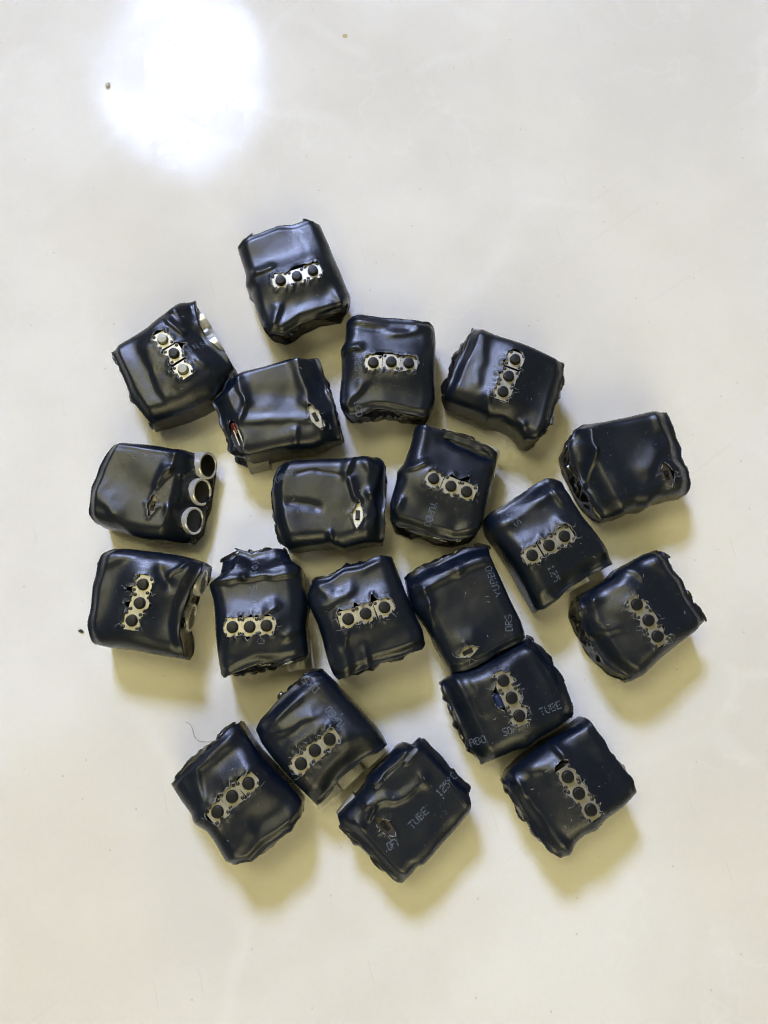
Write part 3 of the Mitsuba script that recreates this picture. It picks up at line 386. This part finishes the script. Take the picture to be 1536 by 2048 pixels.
    if 'btn' in m:
        b = np.array(m['btn']); ang = math.radians(m['ang'])
        e1 = np.array([math.cos(ang), math.sin(ang)]); e2 = np.array([-e1[1], e1[0]])
        cen = b.mean(0); pitch = np.linalg.norm(b[2] - b[0]) / 2
        ext = m.get('ext', (0.2, 0.2)); fz = m.get('fuzz', 1.0)
        hl = pitch * 1.5
        ring = []
        bend = [float((b[i] - cen) @ e2) for i in range(3)]
        def edge(s):
            return np.interp(s, [-pitch, 0, pitch], bend)
        n = 22
        for s in np.linspace(-hl - ext[0] + 0.7, hl + ext[1] - 0.7, n):
            ring.append((s, edge(s) - 2.9 + 0.42 * fz * rng.normal()))
        ring += [(hl + ext[1] + 0.2 * rng.normal(), edge(hl) - 1.5), (hl + ext[1] + 0.15, edge(hl)), (hl + ext[1] + 0.2 * rng.normal(), edge(hl) + 1.5)]
        for s in np.linspace(hl + ext[1] - 0.7, -hl - ext[0] + 0.7, n):
            ring.append((s, edge(s) + 2.9 + 0.42 * fz * rng.normal()))
        ring += [(-hl - ext[0] + 0.2 * rng.normal(), edge(-hl) + 1.5), (-hl - ext[0] - 0.15, edge(-hl)), (-hl - ext[0] + 0.2 * rng.normal(), edge(-hl) - 1.5)]
        poly = Polygon(ring).buffer(0)
        extra = [(rng.uniform(-1.3, 1.3), int(rng.choice([-1, 1])), rng.uniform(1.0, 1.9), rng.uniform(0.7, 1.3)) for _ in range(3)]
        for (s, sg, w, h) in list(m['notch']) + extra:
            s = s * pitch
            y0 = edge(s) + sg * 2.3
            if w > 6:
                tpts = [(s + a * w / 2, y0 + sg * (0.5 + h) * (1 - abs(a) ** 3)) for a in np.linspace(-1, 1, 11)]
            else:
                k = rng.uniform(-0.3, 0.3)
                tpts = [(s - w / 2, y0), (s + k * w, y0 + sg * (0.5 + h)), (s + w / 2, y0)]
            poly = poly.union(Polygon(tpts).buffer(0.05))
        poly = max(getattr(poly, 'geoms', [poly]), key=lambda g: g.area)
        holes.append(Polygon([cen + p[0] * e1 + p[1] * e2 for p in poly.exterior.coords]))
    if 'slide' in m:
        sx, sy, sdeg = m['slide']; a = math.radians(sdeg)
        e1 = np.array([math.cos(a), math.sin(a)]); e2 = np.array([-e1[1], e1[0]])
        hlx, hwx = m['sw']['hole'][0] / 2, m['sw']['hole'][1] / 2
        ring = []
        for s in np.linspace(-1, 1, 12)[:-1]:
            ring.append((s * hlx, -hwx * (1 - abs(s) ** 1.5) + 0.13 * rng.normal()))
        for s in np.linspace(1, -1, 12)[:-1]:
            ring.append((s * hlx, hwx * (1 - abs(s) ** 1.5) + 0.13 * rng.normal()))
        poly = Polygon(ring).buffer(0.05).union(Polygon([(-1.2, 0), (0.2, hwx + 1.2), (1.2, 0)])).union(Polygon([(-1.0, 0), (-0.4, -hwx - 0.9), (1.3, 0)]))
        holes.append(Polygon([np.array([sx, sy]) + p[0] * e1 + p[1] * e2 for p in poly.exterior.coords]))
    if 'led' in m:
        a, b_, c_ = (np.array(v) for v in m['led'])
        d = (c_ - b_) / np.linalg.norm(c_ - b_); nn = np.array([-d[1], d[0]])
        mid_ = (b_ + c_) / 2
        hl_ = np.linalg.norm(c_ - b_) / 2 + 0.3
        holes.append(Polygon([mid_ + d * hl_ * s + nn * 1.75 * math.sqrt(max(0, 1 - s * s)) * k for k in (1, -1) for s in (np.linspace(-1, 1, 14) * k)]).buffer(0))
    skirts, edges_torn = [], []
    for poly in holes:
        near = topmask & (shapely.distance(poly, shapely.points(flat[:, :2])) < 1.2)
        inside = np.zeros(len(flat), bool)
        inside[near] = shapely.contains_xy(poly, flat[near, 0], flat[near, 1])
        fin = inside[faces]
        faces = faces[~fin.all(1)]
        used = np.zeros(len(flat), bool); used[faces.reshape(-1)] = True
        snap = np.nonzero(inside & used)[0]
        bd = poly.exterior
        for i in snap:
            p_ = bd.interpolate(bd.project(Point(flat[i, :2])))
            flat[i, :2] = p_.x, p_.y
        dist = np.full(len(flat), 9.0)
        dist[near] = shapely.distance(bd, shapely.points(flat[near, :2]))
        lip = 0.22 * np.exp(-(dist / 0.7) ** 2) * (0.4 + 1.2 * meshkit.noise(flat * 0.8, seed + 77))
        flat[:, 2] += np.where(near, lip, 0)
        sn = np.zeros(len(flat), bool); sn[snap] = True
        e = np.sort(np.vstack([faces[:, [0, 1]], faces[:, [1, 2]], faces[:, [2, 0]]]), axis=1)
        e = e[sn[e].all(1)]
        ue, cnt = np.unique(e, axis=0, return_counts=True)
        ue = ue[cnt == 1]
        if len(ue):
            a_, b_ = flat[ue[:, 0]], flat[ue[:, 1]]
            dn = np.array([0, 0, 1.6])
            v = np.stack([a_, b_, b_ - dn, a_ - dn], 1).reshape(-1, 3)
            skirts.append((v, tri(np.arange(len(v)).reshape(-1, 4))))
        # torn cut rim along parts of the opening, caught light painted pale
        per = bd.length
        s = 0.0
        while s < per:
            ln = rng.uniform(0.8, 3.2)
            if rng.random() < 0.62:
                ss = np.linspace(s, min(s + ln, per), max(3, int(ln / 0.3)))
                pp = np.array([bd.interpolate(k).coords[0] for k in ss])
                pp = pp + rng.normal(0, 0.09, pp.shape)
                zz = height(pp[:, 0], pp[:, 1]) + 0.10 + rng.normal(0, 0.08, len(pp))
                edges_torn.append(tube_along(np.column_stack([pp, zz]), 0.17 * np.sin(np.linspace(0.4, 2.8, len(pp))), 5))
            s += ln
        for _ in range(int(10 * m.get('fuzz', 1.0) * per / 55)):           # loose fibres
            p0 = np.array(bd.interpolate(rng.uniform(0, per)).coords[0])
            out = p0 - np.array(poly.centroid.coords[0]); out /= np.linalg.norm(out)
            ln = rng.uniform(0.7, 2.4); bendv = rng.normal(0, 0.6); th = math.atan2(out[1], out[0]) + rng.normal(0, 0.9)
            sss = np.linspace(0, 1, 6)
            dx = np.stack([np.cos(th + bendv * sss), np.sin(th + bendv * sss)], 1) * ln * sss[:, None]
            pp = p0 + dx
            zz = height(pp[:, 0], pp[:, 1]) + 0.08 + rng.uniform(0, 0.4) * sss
            edges_torn.append(tube_along(np.column_stack([pp, zz]), np.linspace(0.075, 0.03, 6), 4))
    # lips at the two ends, turned inward
    rings = []
    for row, sgn in ((0, -1), (nt - 1, 1)):
        ring = flat[row * n_phi:(row + 1) * n_phi]
        cen3 = ring.mean(0)
        inn = ring + (cen3 - ring) * 0.045
        deep = inn + (cen3 - ring) * 0.02 - np.array([*axis, 0]) * sgn * 2.5
        rings.append((row, inn, deep, cen3, sgn))
    verts, allf = [flat], [faces]
    o = len(flat)
    for row, inn, deep, cen3, sgn in rings:
        verts += [inn, deep]
        j = np.arange(n_phi); j2 = (j + 1) % n_phi
        a_ = row * n_phi
        q1 = np.stack([a_ + j, a_ + j2, o + j2, o + j], 1)
        q2 = np.stack([o + j, o + j2, o + n_phi + j2, o + n_phi + j], 1)
        if sgn < 0:
            q1, q2 = q1[:, ::-1], q2[:, ::-1]
        allf += [tri(q1), tri(q2)]
        o += 2 * n_phi
    v_all, f_all = np.vstack(verts), np.vstack(allf)
    tri_n = np.cross(v_all[faces[:, 1]] - v_all[faces[:, 0]], v_all[faces[:, 2]] - v_all[faces[:, 0]])
    if tri_n[topmask[faces].all(1)][:, 2].sum() < 0:
        f_all = f_all[:, ::-1]
    if skirts:
        v_all, f_all = join([(v_all, f_all)] + skirts)
    put(f'{key}__sleeve', (v_all * MM, f_all), 'sleeve_plastic', True)
    # glossy glue that seals the ends
    glues = []
    for row, inn, deep, cen3, sgn in rings:
        bul = (m['end']['A'] if sgn < 0 else m['end']['B'])[2]
        pol = np.linspace(0.04, 1, 18)
        cn = cen3[None, None]
        base = cn + (inn[None] - cn) * pol[:, None, None]
        a3 = np.array([*axis, 0]) * sgn
        nz = (meshkit.fbm(base * 0.25, 2, seed + 3) - 0.5) * 4.5 + (meshkit.noise(base * 0.8, seed + 4) - 0.5) * 0.5 * (1 - pol ** 2)[:, None] + np.abs(meshkit.noise(base * 0.4, seed + 5) - 0.5) * 1.6
        off = (bul + nz * (0.45 if bul < -1 else 1.0)) * (1 - pol ** 5)[:, None] - 0.25 * pol[:, None] ** 5
        gv = base + a3 * off[..., None]
        gv[..., 2] += (meshkit.noise(base * 0.45, seed + 6) - 0.5) * 1.2 * (1 - pol ** 6)[:, None]
        gv = gv.reshape(-1, 3)
        gf = tri(grid_faces(len(pol), n_phi, True))
        nn = np.cross(gv[gf[:, 1]] - gv[gf[:, 0]], gv[gf[:, 2]] - gv[gf[:, 0]]).sum(0)
        if nn @ a3 < 0:
            gf = gf[:, ::-1]
        parts = [(gv, gf)]
        if bul > 0.25:                                                   # beads and strings squeezed out over the rim
            for _ in range(int(7 + bul * 6)):
                j = rng.integers(0, n_phi)
                p = inn[j]
                if p[2] < H * 0.35:
                    continue
                s = trimesh.creation.icosphere(subdivisions=2, radius=1.0)
                tg = inn[(j + 4) % n_phi] - inn[j - 4]; tg /= np.linalg.norm(tg)
                r3 = np.array([rng.uniform(0.4, 0.95), rng.uniform(1.3, 4.0), rng.uniform(0.4, 0.8)])
                vv = np.array(s.vertices) * r3
                vv *= (0.7 + 0.6 * meshkit.noise(np.array(s.vertices) * [1.2, 2.6, 1.2] + j, seed))[:, None]
                loc = vv[:, :1] * a3 + vv[:, 1:2] * tg + vv[:, 2:] * np.cross(a3, tg)
                parts.append((loc + p - np.array([0, 0, 0.35]) + a3 * rng.uniform(-0.3, 0.6), np.array(s.faces)))
        gm = join(parts)
        gm[0][:, 2] = np.maximum(gm[0][:, 2], 0.02)
        glues.append(gm)
    for gm in glues:
        put(f'{key}__glue_seal', (gm[0] * MM, gm[1]), 'glue', True)
    # bare metal tubes showing at the ends
    for (tx, ty, tz, tl, ln, en) in m.get('tubes', []):
        sgn = -1 if en == 'A' else 1
        r0 = 4.75
        prof_t = [[r0 - 0.8, -1.6], [r0 - 0.8, -0.1], [r0 - 0.7, 0.0], [r0 - 0.12, 0.0], [r0, -0.15], [r0, -ln - 6.0]]
        tm = revolve(prof_t, 40)
        d = np.array([axis[0] * sgn, axis[1] * sgn, 0])
        az = math.degrees(math.atan2(d[1], d[0]))
        pz = tz - r0 * math.cos(math.radians(tl))
        sh = r0 * math.sin(math.radians(tl))
        tw = T().translate([(tx - 0 * sh) * MM, ty * MM, pz * MM]).rotate([0, 0, 1], az).rotate([0, 1, 0], 90 - tl)
        k = put(f'{key}__metal_tube', mm(tm), 'shaded_metal' if 'led' in m else 'bare_metal', 30, tw)  # tube lying in shade takes the metal with darkened colour
        put(f'{k}__lens', mm(revolve([[0, -0.35], [r0 - 0.81, -0.4], [r0 - 0.81, -1.5], [0, -1.5]], 32)), 'lens_black', 30, tw)
    # push buttons
    if 'btn' in m:
        zs = [float(height(*p)) for p in m['btn']]
        zb = float(np.mean(zs))
        for i, p in enumerate(m['btn']):
            zz = 0.5 * zs[i] + 0.5 * zb - 0.50
            tw = place(p[0], p[1], zz, m['ang'] + rng.normal(0, 2.5), (rng.normal(0, 1.3), rng.normal(0, 1.3)))
            k = put(f'{key}__push_button', {**PLATE}, None, to_world=tw)
            put(f'{k}__body', {**WELL}, None, to_world=tw)
            put(f'{k}__cap', {**CAPS[m.get('caps', [0, 0, 0])[i]]}, None, to_world=tw)
            for sx in (-1, 1):
                for sy in (-1, 1):
                    put(f'{k}__pin', {**PIN}, None, to_world=tw @ T().translate([sx * 2.28 * MM, sy * 2.28 * MM, 0]))
        cen = np.mean(m['btn'], 0)
        put(f'{key}__circuit_board', mm(extrude(rounded(19, 6.4, 0.5), 0.8, 0)), 'pit_black', to_world=place(cen[0], cen[1], zb - 3.4, m['ang']))
    if 'slide' in m:
        sx, sy, sdeg = m['slide']
        zz = float(height(sx, sy)) - (1.15 if m['sw']['kind'] else 0.85)
        tw = place(sx, sy, zz, sdeg, (rng.normal(0, 2), rng.normal(0, 2)))
        k = put(f'{key}__slide_switch', {**SLIDE[m['sw']['kind']]}, None, to_world=tw)
        put(f'{k}__body', {**SLIDE_BOX}, None, to_world=tw)
        put(f'{k}__slider', {**SLIDE_KNOB}, None, to_world=tw @ T().translate([(-0.8 if m['sw']['kind'] else 0.7) * MM, 0, 0]))
        put(f'{key}__circuit_board', mm(extrude(rounded(11, 7, 0.4), 0.8, 0)), 'pit_black', to_world=place(sx, sy, zz - 3.2, sdeg))
    if 'led' in m:
        a, b_, c_ = (np.array(v) for v in m['led'])
        d = (c_ - b_) / np.linalg.norm(c_ - b_); nn = np.array([-d[1], d[0]])
        z0 = float(height(*((b_ + c_) / 2))) - 0.9
        led = revolve([[0, -2.2], [1.5, -2.2], [1.5, -1.7], [1.25, -1.7], [1.25, 0.2], [1.1, 0.8], [0.7, 1.25], [0, 1.45]], 22)
        put(f'{key}__indicator_light', mm(led), 'red_plastic', 35, T().translate([a[0] * MM, a[1] * MM, (z0 + 0.1) * MM]).rotate([0, 0, 1], math.degrees(math.atan2(d[1], d[0]))).rotate([0, 1, 0], -55))
        legs = []
        for s in (-0.7, 0.75):
            pts = [(*(a + d * k + nn * s), z0 + 0.25 - 0.05 * k) for k in np.linspace(1.2, 7.2, 7)]
            legs.append(tube_along(np.array(pts), 0.24, 6))
        for lg in legs:
            put(f'{key}__light_leg', (lg[0] * MM, lg[1]), 'bare_metal', True)
        put(f'{key}__circuit_board', mm(extrude(rounded(10, 4, 0.3), 0.6, 0)), 'pit_black', to_world=place(*((b_ + c_) / 2), z0 - 2.6, math.degrees(math.atan2(d[1], d[0]))))
    if m.get('cap'):
        b = np.array(m['btn']); ang = math.radians(m['ang'])
        e1 = np.array([math.cos(ang), math.sin(ang)]); e2 = np.array([-e1[1], e1[0]])
        p = b[1] - e2 * 4.1 + e1 * 0.6
        s = trimesh.creation.capsule(height=2.4, radius=1.25, count=[14, 14])
        s.apply_translation([0, 0, -1.2])
        put(f'{key}__resistor', mm(s), 'blue_paint', True, T().translate([p[0] * MM, p[1] * MM, (zb - 0.9) * MM]).rotate([0, 0, 1], m['ang']).rotate([0, 1, 0], 90))
        for kk in (-2.7, 2.9):
            q0 = p + e1 * kk
            lg = tube_along(np.array([[*(q0 - e2 * 1.1), zb - 1.0], [*q0, zb - 0.75], [*(q0 + e2 * 1.0), zb - 0.55], [*(q0 + e2 * 2.0), zb - 0.9]]), 0.33, 7)
            put(f'{key}__wire_lead', (lg[0] * MM, lg[1]), 'bare_metal', True)
    if edges_torn:
        et = join(edges_torn)
        k = put(f'{key}__torn_edge', (et[0] * MM, et[1]), 'lit_torn_grey', True)
        labels[k] = {'kind': 'stuff', 'label': 'torn plastic shreds round the opening, edge light painted in pale grey'}
    # printing: a dot matrix draped on the sleeve
    dots = []
    for (txt, xa, ya, xb, yb) in m.get('text', []):
        a, b = np.array([xa, ya]), np.array([xb, yb])
        d = b - a
        ln = np.linalg.norm(d); d = d / ln; nup = np.array([-d[1], d[0]])
        adv = ln / max(1, len(txt) - 1)
        adv = adv if len(txt) > 1 else 2.0
        ph, pw = 0.345, min(0.34, adv * 0.17)
        hexa = np.stack([np.cos(np.arange(6) * np.pi / 3), np.sin(np.arange(6) * np.pi / 3)], 1)
        for i, ch in enumerate(txt):
            rows = FONT[ch].split()
            for r_, row in enumerate(rows):
                for c_, bit in enumerate(row):
                    if bit == '1' and rng.random() > 0.10:
                        o2 = a + d * (adv * i + (c_ - 2) * pw) + nup * (3 - r_) * ph + rng.normal(0, 0.03, 2)
                        pts = o2 + hexa * 0.165 * rng.uniform(0.85, 1.15)
                        if any(h.contains(Point(o2)) for h in holes):
                            continue
                        pts = np.vstack([pts, o2])
                        zz = height(pts[:, 0], pts[:, 1]) + 0.13
                        dots.append((np.column_stack([pts, zz]), np.array([[6, k, (k + 1) % 6] for k in range(6)])))
    if dots:
        dm = join(dots)
        put(f'{key}__printed_text', (dm[0] * MM, dm[1]), 'ink')
    # specks of dust and lint
    sp = []
    for _ in range(9):
        uu_, tt_ = rng.uniform(0.12, 0.88, 2)
        p = V[int(tt_ * (nt - 1))][np.argmin(np.abs(c - (2 * uu_ - 1)) + 9 * (sz < 0.9))]
        x_, y_ = p[:2]
        if any(h.distance(Point(x_, y_)) < 0.3 for h in holes):
            continue
        ln = rng.uniform(0.12, 0.26) if rng.random() < 0.7 else rng.uniform(0.5, 1.2)
        th = rng.uniform(0, np.pi)
        pts = np.array([[x_ - ln * math.cos(th) * 0.5, y_ - ln * math.sin(th) * 0.5], [x_, y_], [x_ + ln * math.cos(th + 0.4) * 0.5, y_ + ln * math.sin(th + 0.4) * 0.5]])
        sp.append(tube_along(np.column_stack([pts, height(pts[:, 0], pts[:, 1]) + 0.08]), [0.04, 0.06, 0.03], 4))
    if sp:
        sm = join(sp)
        k = put(f'{key}__dust_specks', (sm[0] * MM, sm[1]), 'dust')
        labels[k] = {'kind': 'stuff', 'label': 'white specks of dust and lint'}

LABELS = [
    'black wrapped module with three buttons, topmost of all, no printing on it',
    'black wrapped module with two worn grey button tops and metal tubes at its end',
    'black wrapped module with slide switch and a dark red indicator light in a slit',
    'black wrapped module with level button row and 125°C printed down its left side',
    'black wrapped module with a white sliver at its left corner, right in the upper row',
    'black wrapped module with dark torn switch opening, at the right edge of the heap',
    'black wrapped module with three open metal tubes in its right end and a slide switch',
    'black wrapped module with pale switch in a pointed slit, in the middle of the heap',
    'black wrapped module with three buttons and a glossy dent along its top end',
    'black wrapped module with frayed button row, printed DRS above and 125 below it',
    'black wrapped module with upright button row beside two black notches, at the left edge',
    'black wrapped module with DRS printed above its level button row and a ridged top',
    'black wrapped module with two pointed tears above its buttons, no printing on it',
    'black wrapped module with small oval switch slit and lettering along its right side',
    'black wrapped module with three buttons, standing apart from the others at right',
    'black wrapped module with TUBE printed beside its buttons and a blue part showing',
    'black wrapped module with slanting buttons and three metal tubes under its lower right edge',
    'black wrapped module with slanting buttons at lower left, a loose hair beside it',
    'black wrapped module with rusty torn switch slit and TUBE printed across its face',
    'black wrapped module with a clean straight button row, at the lower right corner']

for i, m in enumerate(MODULES):
    key = 'electronic_module' if i == 0 else f'electronic_module_{i:03d}'
    build_module(key, m, 100 + i * 7)
    labels[key] = {'label': LABELS[i], 'category': 'electronic module', 'group': 'shrink-wrapped modules heaped on the floor'}

# ---------------------------------------------------------------- small things lying on the floor
hp = np.array([[-66.8, -68.1], [-65.6, -68.2], [-64.5, -69.2], [-63.8, -71.0], [-63.5, -72.6], [-62.3, -74.0], [-60.4, -74.5], [-57.0, -74.3]])
hs = np.linspace(0, 7, 40)
hx = np.stack([gaussian_filter1d(np.interp(hs, range(8), hp[:, k]), 2.5, mode='nearest') for k in (0, 1)], 1)
hm = tube_along(np.column_stack([hx, np.full(40, 0.09) + 0.3 * np.sin(np.linspace(0, 3.1, 40))]), 0.055, 5)
put('hair', (hm[0] * MM, hm[1]), 'hair_fibre', True)
labels['hair'] = {'label': 'thin curved brown hair on the floor beside the lower left module', 'category': 'hair'}

def crumb(key, x, y, sx, sy, sz, deg, bsdf, label, cat, seed):
    s = trimesh.creation.icosphere(subdivisions=2, radius=1.0)
    v = np.array(s.vertices)
    v = v * (0.7 + 0.6 * meshkit.noise(v * 1.9 + seed, seed))[:, None] * [sx, sy, sz]
    v[:, 2] -= v[:, 2].min()
    put(key, (v * MM, np.array(s.faces)), bsdf, False, place(x, y, 0, deg))
    labels[key] = {'label': label, 'category': cat}
crumb('plastic_scrap', -104.3, -37.8, 1.0, 0.55, 0.35, -15, 'pin_dark', 'small dark scrap of plastic left of the upright-row module', 'scrap', 3)
crumb('stone_chip', -112.9, 183.3, 0.75, 1.2, 0.5, -25, 'grit', 'small grey grit chip at the left edge of the lamp glare', 'chip', 5)
